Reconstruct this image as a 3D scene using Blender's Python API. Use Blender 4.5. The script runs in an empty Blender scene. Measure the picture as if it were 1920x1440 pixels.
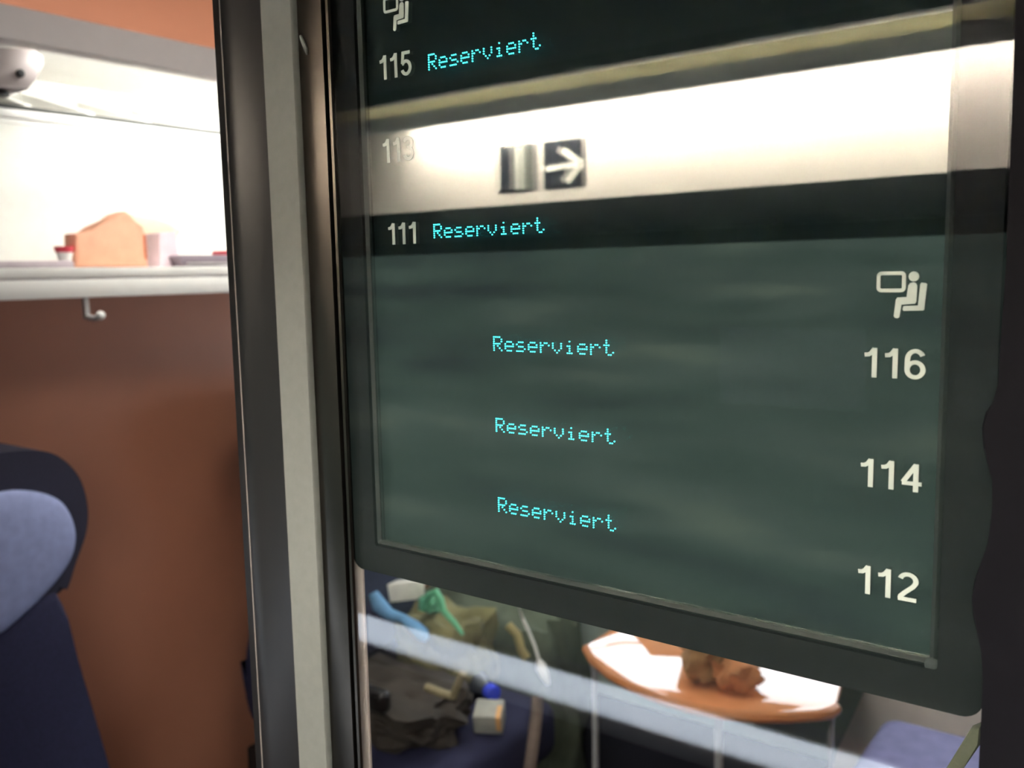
import bpy, bmesh, math, random
from mathutils import Vector, Matrix, noise
C = bpy.context.scene.collection
sc = bpy.context.scene
random.seed(7)

# ------------------------------------------------------------------ camera
FPX, YAW, PIT, ROL = 1723.7, 0.637974, 0.120965, -0.0207512
CAM = Vector((0.0, -0.36, 1.55))
cy, sy, cp, sp, cr, sr = math.cos(YAW), math.sin(YAW), math.cos(PIT), math.sin(PIT), math.cos(ROL), math.sin(ROL)
_f = Vector((-sy*cp, cy*cp, -sp)); _r = Vector((cy, sy, 0)); _u = _r.cross(_f)
RIGHT = cr*_r + sr*_u; UP = -sr*_r + cr*_u; FWD = _f
cam = bpy.data.cameras.new('camera'); co = bpy.data.objects.new('camera', cam); C.objects.link(co)
co.matrix_world = Matrix(((RIGHT.x, UP.x, -FWD.x, CAM.x), (RIGHT.y, UP.y, -FWD.y, CAM.y), (RIGHT.z, UP.z, -FWD.z, CAM.z), (0, 0, 0, 1)))
cam.sensor_fit = 'HORIZONTAL'; cam.sensor_width = 36.0; cam.lens = 36.0*FPX/1920
cam.clip_start = 0.01; cam.clip_end = 200
cam.dof.use_dof = True; cam.dof.focus_distance = 0.43; cam.dof.aperture_fstop = 12.0
sc.camera = co

# ------------------------------------------------------------------ exposure, world, sun
vs = sc.view_settings
sc.display_settings.display_device = 'sRGB'
vs.view_transform = 'Standard'; vs.look = 'None'; vs.gamma = 1.0; vs.exposure = 0.0; vs.use_curve_mapping = False
SKY = 5.0
w = bpy.data.worlds.new('overcast_sky'); sc.world = w; w.use_nodes = True
w.node_tree.nodes['Background'].inputs[0].default_value = (0.86, 0.93, 1.0, 1)
w.node_tree.nodes['Background'].inputs[1].default_value = SKY
sun = bpy.data.lights.new('sun', 'SUN'); sun.energy = 60.0; sun.angle = math.radians(6); sun.color = (0.86, 0.93, 1.0)
so = bpy.data.objects.new('sun', sun); C.objects.link(so)
so.rotation_euler = Vector((0.06, -0.20, 0.97)).to_track_quat('Z', 'Y').to_euler()
sc.cycles.use_denoising = True
sc.cycles.max_bounces = 12; sc.cycles.transparent_max_bounces = 24
sc.cycles.glossy_bounces = 6
sc.cycles.sample_clamp_indirect = 0.0
sc.cycles.caustics_reflective = False; sc.cycles.caustics_refractive = False

# ------------------------------------------------------------------ helpers
def lin(r, g, b):
    def f(c):
        c /= 255.0
        return c/12.92 if c <= 0.04045 else ((c+0.055)/1.055)**2.4
    return (f(r), f(g), f(b), 1.0)

def ray(px, py):
    return RIGHT*((px-960)/FPX) - UP*((py-720)/FPX) + FWD
def atY(px, py, Y):
    d = ray(px, py); return CAM + d*((Y-CAM.y)/d.y)
def atX(px, py, X):
    d = ray(px, py); return CAM + d*((X-CAM.x)/d.x)
def atZ(px, py, Z):
    d = ray(px, py); return CAM + d*((Z-CAM.z)/d.z)
def mir(px, py, Yreal):                     # point on the corridor side that is seen by reflection in the glass (Y = 0)
    p = atY(px, py, -Yreal); return Vector((p.x, Yreal, p.z))

def mat(name, col, rough=0.6, metal=0.0, spec=0.5, var=0.06, scale=40, bump=0.0, emit=None, es=0.0, coat=0.0):
    m = bpy.data.materials.new(name); m.use_nodes = True
    nt = m.node_tree; b = nt.nodes['Principled BSDF']
    b.inputs['Roughness'].default_value = rough; b.inputs['Metallic'].default_value = metal
    b.inputs['Specular IOR Level'].default_value = spec; b.inputs['Base Color'].default_value = col
    if coat:
        b.inputs['Coat Weight'].default_value = coat; b.inputs['Coat Roughness'].default_value = 0.03
    if var or bump:
        tc = nt.nodes.new('ShaderNodeTexCoord'); n = nt.nodes.new('ShaderNodeTexNoise')
        n.inputs['Scale'].default_value = scale; n.inputs['Detail'].default_value = 4
        nt.links.new(tc.outputs['Object'], n.inputs['Vector'])
        if var:
            r = nt.nodes.new('ShaderNodeMapRange'); r.inputs['From Min'].default_value = 0.3; r.inputs['From Max'].default_value = 0.7
            r.inputs['To Min'].default_value = 1-var; r.inputs['To Max'].default_value = 1+var
            mx = nt.nodes.new('ShaderNodeVectorMath'); mx.operation = 'SCALE'; mx.inputs[0].default_value = col[:3]
            nt.links.new(n.outputs[0], r.inputs['Value']); nt.links.new(r.outputs[0], mx.inputs['Scale'])
            nt.links.new(mx.outputs[0], b.inputs['Base Color'])
        if bump:
            bp = nt.nodes.new('ShaderNodeBump'); bp.inputs['Strength'].default_value = bump; bp.inputs['Distance'].default_value = 0.002
            nt.links.new(n.outputs[0], bp.inputs['Height']); nt.links.new(bp.outputs[0], b.inputs['Normal'])
    if emit:
        b.inputs['Emission Color'].default_value = emit; b.inputs['Emission Strength'].default_value = es
    return m

def fresnel_nodes(nt, r0):
    g = nt.nodes.new('ShaderNodeNewGeometry')
    d = nt.nodes.new('ShaderNodeVectorMath'); d.operation = 'DOT_PRODUCT'
    nt.links.new(g.outputs['Incoming'], d.inputs[0]); nt.links.new(g.outputs['Normal'], d.inputs[1])
    a = nt.nodes.new('ShaderNodeMath'); a.operation = 'ABSOLUTE'; nt.links.new(d.outputs['Value'], a.inputs[0])
    s = nt.nodes.new('ShaderNodeMath'); s.operation = 'SUBTRACT'; s.inputs[0].default_value = 1.0; nt.links.new(a.outputs[0], s.inputs[1]); s.use_clamp = True
    p = nt.nodes.new('ShaderNodeMath'); p.operation = 'POWER'; nt.links.new(s.outputs[0], p.inputs[0]); p.inputs[1].default_value = 5.0
    m = nt.nodes.new('ShaderNodeMath'); m.operation = 'MULTIPLY_ADD'; nt.links.new(p.outputs[0], m.inputs[0])
    m.inputs[1].default_value = 1-r0; m.inputs[2].default_value = r0
    return m.outputs[0]

def glass(name, r0, tint=(1, 1, 1), gtint=(1, 1, 1)):
    m = bpy.data.materials.new(name); m.use_nodes = True; nt = m.node_tree; nt.nodes.clear()
    out = nt.nodes.new('ShaderNodeOutputMaterial'); mix = nt.nodes.new('ShaderNodeMixShader')
    t = nt.nodes.new('ShaderNodeBsdfTransparent'); t.inputs[0].default_value = (*tint, 1)
    g = nt.nodes.new('ShaderNodeBsdfGlossy'); g.inputs['Roughness'].default_value = 0.0; g.inputs['Color'].default_value = (*gtint, 1)
    nt.links.new(fresnel_nodes(nt, r0), mix.inputs[0]); nt.links.new(t.outputs[0], mix.inputs[1]); nt.links.new(g.outputs[0], mix.inputs[2])
    nt.links.new(mix.outputs[0], out.inputs[0])
    return m

def emitter(name, col, s):
    m = bpy.data.materials.new(name); m.use_nodes = True; nt = m.node_tree; nt.nodes.clear()
    out = nt.nodes.new('ShaderNodeOutputMaterial'); e = nt.nodes.new('ShaderNodeEmission')
    e.inputs[0].default_value = (*col, 1); e.inputs[1].default_value = s
    nt.links.new(e.outputs[0], out.inputs[0]); return m

def add_box(bm, lo, hi, bev=0.0, seg=2):
    x0, y0, z0 = lo; x1, y1, z1 = hi
    v = [bm.verts.new(p) for p in ((x0,y0,z0),(x1,y0,z0),(x1,y1,z0),(x0,y1,z0),(x0,y0,z1),(x1,y0,z1),(x1,y1,z1),(x0,y1,z1))]
    fs = [bm.faces.new([v[i] for i in q]) for q in ((3,2,1,0),(4,5,6,7),(0,1,5,4),(1,2,6,5),(2,3,7,6),(3,0,4,7))]
    if bev:
        es = list({e for f in fs for e in f.edges})
        bmesh.ops.bevel(bm, geom=es, offset=bev, segments=seg, affect='EDGES', profile=0.5)

def add_prism(bm, pts, axis, a, b, bev=0.0, seg=2):
    """outline pts (2-D) extruded from a to b along axis; the 2-D coordinates are the two other axes in x,y,z order"""
    def P(p, t):
        return {'x': (t, p[0], p[1]), 'y': (p[0], t, p[1]), 'z': (p[0], p[1], t)}[axis]
    n = len(pts)
    va = [bm.verts.new(P(p, a)) for p in pts]; vb = [bm.verts.new(P(p, b)) for p in pts]
    fs = [bm.faces.new(va[::-1]), bm.faces.new(vb)]
    sides = [bm.faces.new((va[i], va[(i+1) % n], vb[(i+1) % n], vb[i])) for i in range(n)]
    if bev:
        es = list({e for f in fs for e in f.edges})
        bmesh.ops.bevel(bm, geom=es, offset=bev, segments=seg, affect='EDGES', profile=0.5)
    return fs, sides

def add_tube(bm, path, r, n=10, cap=True):
    path = [Vector(p) for p in path]; rings = []
    rr = r if isinstance(r, (list, tuple)) else [r]*len(path)
    for i, p in enumerate(path):
        d = (path[min(i+1, len(path)-1)] - path[max(i-1, 0)]).normalized()
        a = d.cross(Vector((0, 0, 1)) if abs(d.z) < 0.9 else Vector((1, 0, 0))).normalized(); b = d.cross(a)
        rings.append([bm.verts.new(p + (a*math.cos(2*math.pi*k/n) + b*math.sin(2*math.pi*k/n))*rr[i]) for k in range(n)])
    for i in range(len(rings)-1):
        for k in range(n):
            bm.faces.new((rings[i][k], rings[i][(k+1) % n], rings[i+1][(k+1) % n], rings[i+1][k]))
    if cap:
        bm.faces.new(rings[0][::-1]); bm.faces.new(rings[-1])

def add_lathe(bm, prof, center, n=24):
    cx, cy_, cz = center; rings = []
    for (r, z) in prof:
        rings.append([bm.verts.new((cx+r*math.cos(2*math.pi*k/n), cy_+r*math.sin(2*math.pi*k/n), cz+z)) for k in range(n)])
    for i in range(len(rings)-1):
        for k in range(n):
            bm.faces.new((rings[i][k], rings[i][(k+1) % n], rings[i+1][(k+1) % n], rings[i+1][k]))
    bm.faces.new(rings[0][::-1]); bm.faces.new(rings[-1])

def add_pillow(bm, pts, axis, t0, t1, rings=7, jit=0.0, back=True):
    """closed outline in 2-D with a bulging face towards t1 and a flatter one towards t0"""
    cx = sum(p[0] for p in pts)/len(pts); cz = sum(p[1] for p in pts)/len(pts)
    def P(p, t):
        return {'x': (t, p[0], p[1]), 'y': (p[0], t, p[1]), 'z': (p[0], p[1], t)}[axis]
    mid = t0 + (t1-t0)*0.35
    loops = []
    for side in ((t1, 1), (t0, -1)):
        L = []
        for k in range(rings):
            s = math.cos(0.5*math.pi*k/rings); h = math.sin(0.5*math.pi*k/rings)**0.75
            t = mid + (side[0]-mid)*h
            row = []
            for i, p in enumerate(pts):
                q = (cx+(p[0]-cx)*s, cz+(p[1]-cz)*s)
                j = jit*noise.noise(Vector((q[0]*23, q[1]*23, 3.1*side[1]+t0*9)))*min(1, h*2)
                row.append(P(q, t + j))
            L.append(row)
        loops.append((L, P((cx, cz), side[0])))
    n = len(pts)
    edge = [bm.verts.new(c) for c in loops[0][0][0]]
    for (L, tip), flip in zip(loops, (False, True)):
        prev = edge
        for row in L[1:]:
            cur = [bm.verts.new(c) for c in row]
            for i in range(n):
                q = (prev[i], prev[(i+1) % n], cur[(i+1) % n], cur[i])
                bm.faces.new(q[::-1] if flip else q)
            prev = cur
        tv = bm.verts.new(tip)
        for i in range(n):
            q = (prev[i], prev[(i+1) % n], tv)
            bm.faces.new(q[::-1] if flip else q)

def smooth_pts(pts, n=3, closed=True):
    out = pts
    for _ in range(n):
        new = []
        m = len(out)
        for i in range(m if closed else m-1):
            a, b = out[i], out[(i+1) % m]
            new += [(0.75*a[0]+0.25*b[0], 0.75*a[1]+0.25*b[1]), (0.25*a[0]+0.75*b[0], 0.25*a[1]+0.75*b[1])]
        out = new
    return out

def obj(name, bm, m, parent=None, smooth=True, angle=40):
    bmesh.ops.recalc_face_normals(bm, faces=bm.faces)
    me = bpy.data.meshes.new(name); bm.to_mesh(me); bm.free()
    ms = m if isinstance(m, list) else [m]
    for k in ms: me.materials.append(k)
    if smooth:
        for p in me.polygons: p.use_smooth = True
        me.set_sharp_from_angle(angle=math.radians(angle))
    o = bpy.data.objects.new(name, me); C.objects.link(o)
    if parent:
        o.parent = parent; o.matrix_parent_inverse = Matrix.Translation(-parent.location)
    return o
def B(): return bmesh.new()
def box(name, lo, hi, m, parent=None, bev=0.0, seg=2):
    b = B(); add_box(b, lo, hi, bev, seg); return obj(name, b, m, parent)
def tag(o, label, cat, group=None):
    o['label'] = label; o['category'] = cat
    if group: o['group'] = group
    return o
def thing(name, label, cat, loc, group=None):
    o = bpy.data.objects.new(name, None); C.objects.link(o); o.location = loc
    o.empty_display_size = 0.05
    return tag(o, label, cat, group)
def struct(o):
    o['kind'] = 'structure'; return o
def sbox(name, lo, hi, m, bev=0.0): return struct(box(name, lo, hi, m, None, bev))
def copy_tree(o, parent=None):
    c = o.copy(); C.objects.link(c)
    if parent:
        c.parent = parent; c.matrix_parent_inverse = o.matrix_parent_inverse.copy()
    for ch in [x for x in bpy.data.objects if x.parent == o]: copy_tree(ch, c)
    return c

# ------------------------------------------------------------------ materials
ORANGE = mat('orange_laminate', lin(172, 116, 91), 0.5, var=0.04, scale=6)
GREYPL = mat('grey_plastic', lin(176, 172, 170), 0.5, var=0.03)
WHITEPL = mat('white_plastic', lin(238, 238, 232), 0.45, var=0.02)
CREAM = mat('cream_panel', lin(232, 222, 210), 0.45, var=0.03, scale=8)
BLACKRUB = mat('black_rubber', lin(15, 14, 18), 0.6, spec=0.06, var=0.1, scale=90, bump=0.1)
BLACKGLOSS = mat('black_lacquer', lin(26, 24, 24), 0.32, spec=0.35, var=0.08, scale=60)
BROWNP = mat('brown_black_profile', lin(76, 71, 66), 0.28, metal=1.0, var=0.12, scale=30)
BLACKMAT = mat('matt_black', lin(26, 26, 28), 0.7, var=0.08)
DARKCEIL = mat('dark_ceiling', lin(24, 24, 25), 0.8, var=0.05)
STRIP = mat('pale_strip', lin(104, 106, 100), 0.6, var=0.05, scale=160, bump=0.15)
ALU = mat('brown_aluminium', lin(176, 164, 158), 0.5, metal=0.0, var=0.05)
NAVY = mat('navy_fabric', lin(34, 36, 66), 0.9, var=0.25, scale=300, bump=0.4)
SHELLF = mat('dark_navy_fabric', lin(40, 40, 58), 0.9, var=0.2, scale=300, bump=0.4)
PADF = mat('pale_blue_cover', lin(138, 148, 188), 0.85, var=0.08, scale=60, bump=0.3)
CARPET = mat('navy_carpet', lin(26, 27, 40), 0.95, var=0.3, scale=400, bump=0.5)
WOOD = mat('orange_wood', lin(228, 152, 102), 0.06, var=0.1, scale=14, spec=0.6, coat=1.0)
WOODEDGE = mat('wood_edge', lin(196, 126, 74), 0.35, var=0.08)
TEALG = mat('grey_green_panel', lin(160, 174, 168), 0.6, var=0.03)
BEIGE = mat('beige_wall_panel', lin(240, 230, 222), 0.6, var=0.03)
SILL = mat('grey_sill', lin(220, 226, 234), 0.45, var=0.03, scale=10)
PRINT = mat('pale_print', lin(180, 186, 178), 0.7, var=0.0)
METAL = mat('satin_metal', lin(200, 198, 194), 0.4, metal=0.5, var=0.03)

# ------------------------------------------------------------------ room shell
XL, XR, YB, YC, ZC = -1.98, 0.32, 1.88, -0.80, 2.30
sbox('floor', (-3.2, YC-0.06, -0.06), (1.6, YB+0.06, 0.0), CARPET)
sbox('ceiling_1', (-3.2, 0.0, ZC), (1.6, YB+0.06, ZC+0.05), GREYPL)
sbox('ceiling_2', (-3.2, YC-0.06, 2.05), (1.6, -0.003, 2.10), DARKCEIL)
sbox('wall_left', (XL-0.04, 0.03, 0.0), (XL, YB, ZC), ORANGE)
sbox('wall_right', (XR, 0.03, 0.0), (XR+0.04, YB, ZC), ORANGE)
# far wall with the compartment window
WX0, WX1, WZ0, WZ1 = -1.78, -0.10, 0.90, 1.50
sbox('baseboard_back', (-3.2, YB-0.012, 0.0), (1.6, YB-0.0005, 0.30), CARPET, 0.004)
b = B()
add_box(b, (-3.2, YB, 0), (1.6, YB+0.06, WZ0)); add_box(b, (-3.2, YB, WZ1), (1.6, YB+0.06, ZC))
add_box(b, (-3.2, YB, WZ0), (WX0, YB+0.06, WZ1)); add_box(b, (WX1, YB, WZ0), (1.6, YB+0.06, WZ1))
struct(obj('wall_back', b, TEALG))
def ring_frame(name, x0, x1, z0, z1, y0, y1, wd, m, parent=None):
    b = B()
    add_box(b, (x0, y0, z0), (x1, y1, z0+wd)); add_box(b, (x0, y0, z1-wd), (x1, y1, z1))
    add_box(b, (x0, y0, z0+wd), (x0+wd, y1, z1-wd)); add_box(b, (x1-wd, y0, z0+wd), (x1, y1, z1-wd))
    return obj(name, b, m, parent)
win = struct(ring_frame('window_1', WX0, WX1, WZ0, WZ1, YB+0.005, YB+0.055, 0.03, BLACKRUB))
CLEAR = glass('window_glass', 0.004)
obj('pane', (lambda b: (add_box(b, (WX0+0.03, YB+0.03, WZ0+0.03), (WX1-0.03, YB+0.036, WZ1-0.03)), b)[1])(B()), CLEAR, win)
obj('mullion', (lambda b: (add_box(b, (-1.08, YB+0.004, WZ0+0.031), (-0.92, YB+0.028, WZ1-0.031), 0.004), b)[1])(B()), BEIGE, win)
obj('light_blocker', (lambda b: (add_box(b, (WX0+0.032, YB+0.010, 1.28), (-1.082, YB+0.014, WZ1-0.032)), b)[1])(B()), BEIGE, win)  # unseen blind panels, added to cut daylight through the far window
obj('light_blocker', (lambda b: (add_box(b, (-0.918, YB+0.010, 1.28), (WX1-0.032, YB+0.014, WZ1-0.032)), b)[1])(B()), BEIGE, win)
# corridor wall with its long window
zt = mir(1000, 443, YC).z; zdark = mir(1280, 359, YC).z
ZS = 0.912
CX0, CX1 = -2.1, 0.75
b = B()
add_box(b, (-3.2, YC-0.06, 0), (1.6, YC, ZS-0.02)); add_box(b, (-3.2, YC-0.06, ZS-0.02), (CX0, YC, zt)); add_box(b, (CX1, YC-0.06, ZS-0.02), (1.6, YC, zt))
struct(obj('wall_corridor', b, BLACKMAT))
b = B(); add_box(b, (-3.2, YC-0.06, zdark), (1.6, YC, 1.85)); struct(obj('wall_cove', b, CREAM))
sbox('wall_cove_top', (-3.2, YC-0.06, 1.8502), (1.6, YC, 2.05), mat('dark_cove_top', lin(58, 57, 56), 0.7, var=0.03))
b = B(); add_box(b, (-3.2, YC-0.05, zt), (1.6, YC+0.006, zdark), 0.003); struct(obj('trim_1', b, mat('window_black', lin(14, 15, 17), 0.8, spec=0.1, var=0.05)))
win3 = struct(ring_frame('window_2', CX0, CX1, ZS-0.02, zt, YC-0.055, YC-0.02, 0.02, BLACKRUB))
obj('pane', (lambda b: (add_box(b, (CX0+0.02, YC-0.042, ZS), (CX1-0.02, YC-0.036, zt-0.02)), b)[1])(B()), CLEAR, win3)
b = B()
add_box(b, (CX0, YC-0.018, ZS-0.03), (CX1, YC+0.076, ZS), 0.006, 3)
struct(obj('trim_2', b, SILL))
sbox('wall_corridor_end', (-3.26, YC-0.06, 0), (-3.2, 0.03, ZC), BLACKMAT)
sbox('wall_corridor_start', (1.6, YC-0.06, 0), (1.66, 0.03, ZC), BLACKMAT)
# partition between corridor and compartment
sbox('wall_front_left', (-3.2, -0.003, 0), (-1.16, 0.03, ZC), BLACKGLOSS)
sbox('wall_front_top', (-1.16, -0.003, 2.0), (1.6, 0.03, ZC), BLACKGLOSS)
X_J0, X_J1 = atY(394, 0, -0.004).x, atY(485, 0, -0.004).x
# door jamb: rounded black profile, thin pale bead painting a highlight in its groove, pale strip, brown-black profile
def pillar(name, prof, z0, z1, m, parent=None):
    b = B(); add_prism(b, prof, 'z', z0, z1); return struct(obj(name, b, m, parent))
Z0, Z1 = 0.0, 2.0
xg = atY(414, 0, -0.004).x; xk = atY(437, 0, -0.004).x
pillar('trim_3', [(X_J0, 0.05), (X_J0, -0.001), (X_J0+0.002, -0.004), (xg-0.0010, -0.005), (xg-0.0008, -0.0035), (xg+0.0008, -0.0035), (xg+0.0010, -0.0055), (xk-0.004, -0.0065), (xk, -0.0055), (xk+0.006, -0.0035), (X_J1+0.002, -0.003), (X_J1+0.004, 0.05)], Z0, Z1, BLACKGLOSS)
b = B(); add_tube(b, [(xg, -0.0051, Z0), (xg, -0.0051, Z1)], 0.0004, 8)
struct(obj('trim_4', b, mat('highlight_grey', lin(132, 124, 118), 0.5, var=0.1)))  # pale colour stands in for the bright edge highlight
xs0, xs1 = atY(485, 0, -0.008).x, atY(545, 0, -0.008).x
pillar('trim_5', [(xs0, -0.0028), (xs0, -0.0068), (xs0+0.0012, -0.008), (xs1-0.0008, -0.008), (xs1, -0.0070), (xs1, -0.0028)], Z0, Z1, STRIP)
xp0, xp1, xp2 = atY(553, 0, -0.002).x, atY(604, 0, -0.002).x, atY(662, 1060, -0.001).x
pr = [(xs1+0.0003, 0.006), (xs1+0.0003, -0.004), (xp0, -0.0032)]
for k in range(9):
    t = k/8; pr.append((xp0+0.001+(xp1-xp0-0.001)*t, -0.0032-0.0013*math.sin(math.pi*t)**0.8))
pr += [(xp1+0.0006, -0.0004), (xp1+0.003, -0.0006), (xp2-0.002, -0.0020), (xp2-0.0005, -0.0016), (xp2, 0.0), (xp2-0.007, 0.0004), (xp2-0.007, 0.006)]
pillar('trim_6', pr, Z0, Z1, BROWNP)
# scuffed bare patch near the top of the brown-black profile
a = atY(563, 68, -0.0054); c = atY(573, 98, -0.0054)
b = B(); add_prism(b, [(a.x-0.0006, a.z), (a.x+0.0006, a.z+0.0006), (c.x+0.0013, c.z+0.002), (c.x+0.0009, c.z-0.0015), (c.x, c.z), (a.x+0.0010, a.z-0.004)], 'y', -0.0058, -0.0048)
struct(obj('trim_7', b, STRIP))
# right hand post with a swollen rubber gasket
XG1 = atY(1905, 0, 0.0).x
gp = [atY(x, y, -0.001) for x, y in ((1908, -60), (1900, 200), (1888, 500), (1878, 640), (1873, 720), (1868, 752), (1850, 772), (1843, 800), (1846, 840), (1858, 868), (1863, 900), (1862, 960), (1857, 1020), (1840, 1056), (1829, 1085), (1825, 1115), (1826, 1150), (1836, 1190), (1846, 1222), (1845, 1270), (1842, 1340), (1836, 1460))]
XGR = [(p.x, p.z) for p in gp]
XGR = [(XG1+0.001, 2.0)] + XGR + [(XGR[-1][0]+0.002, 0.0)]
b = B(); add_prism(b, XGR + [(0.02, 0.0), (0.02, 2.0)], 'y', -0.0035, -0.0004, 0.0006, 1)
struct(obj('trim_8', b, BLACKRUB))
sbox('wall_front_right', (XG1+0.001, 0.0, 0.0), (1.6, 0.03, 2.0), BLACKMAT)
b = B(); add_box(b, (XG1+0.035, -0.012, 0), (XG1+0.075, -0.0036, 2.0), 0.003); struct(obj('trim_9', b, BLACKGLOSS))
# pale aluminium edge strip inside the glass, below the panel
xe0, xe1 = atY(667, 1200, 0.007).x, atY(686, 1200, 0.007).x
b = B(); add_box(b, (xe0-0.002, 0.0062, 0.9), (xe1, 0.0082, 1.60), 0.0004); struct(obj('trim_10', b, ALU))
# glass pane: front face reflects more, back face less
GF = glass('pane_front', 0.046); GB = glass('pane_back', 0.012, (0.97, 0.985, 0.97))
b = B(); add_box(b, (xp2+0.0002, 0.0, 0.0), (XG1+0.0008, 0.004, 2.0))
for f in b.faces: f.material_index = 0 if f.normal.y < -0.5 or f.calc_center_median().y < 0.0005 else 1
o = struct(obj('window_3', b, [GF, GB], smooth=False))
bm_ = bmesh.new(); bm_.from_mesh(o.data); bm_.faces.ensure_lookup_table()
for f in bm_.faces: f.material_index = 0 if f.calc_center_median().y < 0.0005 else 1
bm_.to_mesh(o.data); bm_.free()

# ------------------------------------------------------------------ reservation display
PY = 0.0072                                   # face of the inner cover pane
disp = thing('reservation_display', 'black seat reservation display behind the glass, lit rows reading Reserviert', 'display', (-0.21, 0.012, 1.5))
bx0, bx1 = atY(651, 700, 0.006).x, XG1 - 0.0012
bz0 = atY(1260, 1207, 0.006).z
ix0, ix1 = atY(704, 700, PY).x, atY(1763, 700, PY).x
iz0 = atY(1234, 1124, PY).z
ZTOP = 1.735
def rrect(x0, x1, z0, z1, r, n=6):
    out = []
    for (cx, cz, a0) in ((x1-r, z0+r, -90), (x1-r, z1-r, 0), (x0+r, z1-r, 90), (x0+r, z0+r, 180)):
        for k in range(n+1):
            a = math.radians(a0+90*k/n); out.append((cx+r*math.cos(a), cz+r*math.sin(a)))
    return out
BEZEL = mat('bezel_black', lin(9, 10, 10), 0.8, spec=0.2, var=0.05)
BACKP = mat('display_backing', lin(28, 36, 36), 0.8, spec=0.2, var=0.06, scale=20)
COVER = glass('display_cover', 0.09, (0.93, 0.97, 0.95))
outer = rrect(bx0, bx1, bz0, ZTOP, 0.008, 6); inner = rrect(ix0-0.0032, ix1+0.0032, iz0-0.0032, ZTOP-0.02, 0.0015, 6)
b = B()
n = len(outer)
fo = [b.verts.new((p[0], 0.0046, p[1])) for p in outer]; fi = [b.verts.new((p[0], 0.0046, p[1])) for p in inner]
bo = [b.verts.new((p[0], 0.020, p[1])) for p in outer]; bi = [b.verts.new((p[0], 0.020, p[1])) for p in inner]
for i in range(n):
    j = (i+1) % n
    b.faces.new((fo[i], fo[j], fi[j], fi[i])); b.faces.new((bo[j], bo[i], bi[i], bi[j]))
    b.faces.new((fo[j], fo[i], bo[i], bo[j])); b.faces.new((fi[i], fi[j], bi[j], bi[i]))
obj('bezel', b, BEZEL, disp, smooth=False)
# raised edge of the cover pane
LIP = mat('pane_lip', lin(40, 44, 42), 0.5, spec=0.3, var=0.03)
b = B()
i2 = rrect(ix0, ix1, iz0, ZTOP-0.0235, 0.0008, 6)
m1 = [(0.5*p[0]+0.5*q[0], 0.5*p[1]+0.5*q[1]) for p, q in zip(inner, i2)]
va = [b.verts.new((p[0], 0.0072, p[1])) for p in inner]; vb = [b.verts.new((p[0], 0.0052, p[1])) for p in m1]; vc = [b.verts.new((p[0], 0.0068, p[1])) for p in i2]
vd = [b.verts.new((p[0], 0.0090, p[1])) for p in i2]; ve = [b.verts.new((p[0], 0.0090, p[1])) for p in inner]
for i in range(n):
    j = (i+1) % n
    for p, q in ((va, vb), (vb, vc), (vc, vd), (vd, ve), (ve, va)): b.faces.new((p[i], p[j], q[j], q[i]))
lip = obj('display_edge', b, LIP, disp, smooth=False)
b = B()
cpos = Vector((ix1+0.002, 0.0, iz0-0.002))
add_prism(b, rrect(cpos.x-0.0035, cpos.x+0.0022, cpos.z-0.0022, cpos.z+0.0030, 0.0022, 5), 'y', 0.0047, 0.0053)
obj('corner_clip', b, LIP, disp, smooth=False)
b = B(); add_box(b, (ix0+0.0001, PY, iz0+0.0001), (ix1-0.0001, PY+0.0012, ZTOP-0.024)); obj('cover_pane', b, COVER, disp, smooth=False)
b = B(); add_box(b, (ix0-0.003, 0.0135, iz0-0.003), (ix1+0.003, 0.0185, ZTOP-0.0205)); obj('backing_plate', b, BACKP, disp, smooth=False)

# --- printed seat numbers (uniform strokes, narrow grotesque digits)
def arc(cx, cz, rx, rz, a0, a1, n=14):
    return [(cx+rx*math.cos(math.radians(a0+(a1-a0)*k/n)), cz+rz*math.sin(math.radians(a0+(a1-a0)*k/n))) for k in range(n+1)]
SW = 0.135
DIG = {   # centre lines in a 0.52 x 1 cell
    '1': [[(0.30, 0.0), (0.30, 1.0)], [(0.03, 0.765), (0.14, 0.775), (0.222, 0.84), (0.30, 0.985)]],
    '2': [arc(0.27, 0.71, 0.205, 0.222, 165, -20, 16) + [(0.40, 0.52), (0.20, 0.30), (0.09, 0.16), (0.075, 0.068)], [(0.02, 0.065), (0.50, 0.065)]],
    '3': [arc(0.26, 0.735, 0.19, 0.198, 165, -80, 16) + [(0.20, 0.535)], [(0.20, 0.535)] + arc(0.26, 0.30, 0.205, 0.233, 85, -165, 18)],
    '4': [[(0.385, 0.0), (0.385, 0.97)], [(0.385, 0.955), (0.06, 0.325)], [(0.03, 0.29), (0.54, 0.29)]],
    '5': [[(0.46, 0.935), (0.13, 0.935), (0.085, 0.50)], [(0.085, 0.50)] + arc(0.265, 0.33, 0.205, 0.262, 140, -160, 20)],
    '6': [arc(0.27, 0.315, 0.205, 0.248, 0, 360, 24), [(0.065, 0.315), (0.068, 0.56)] + arc(0.275, 0.66, 0.205, 0.275, 175, 25, 14)],
}
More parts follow.
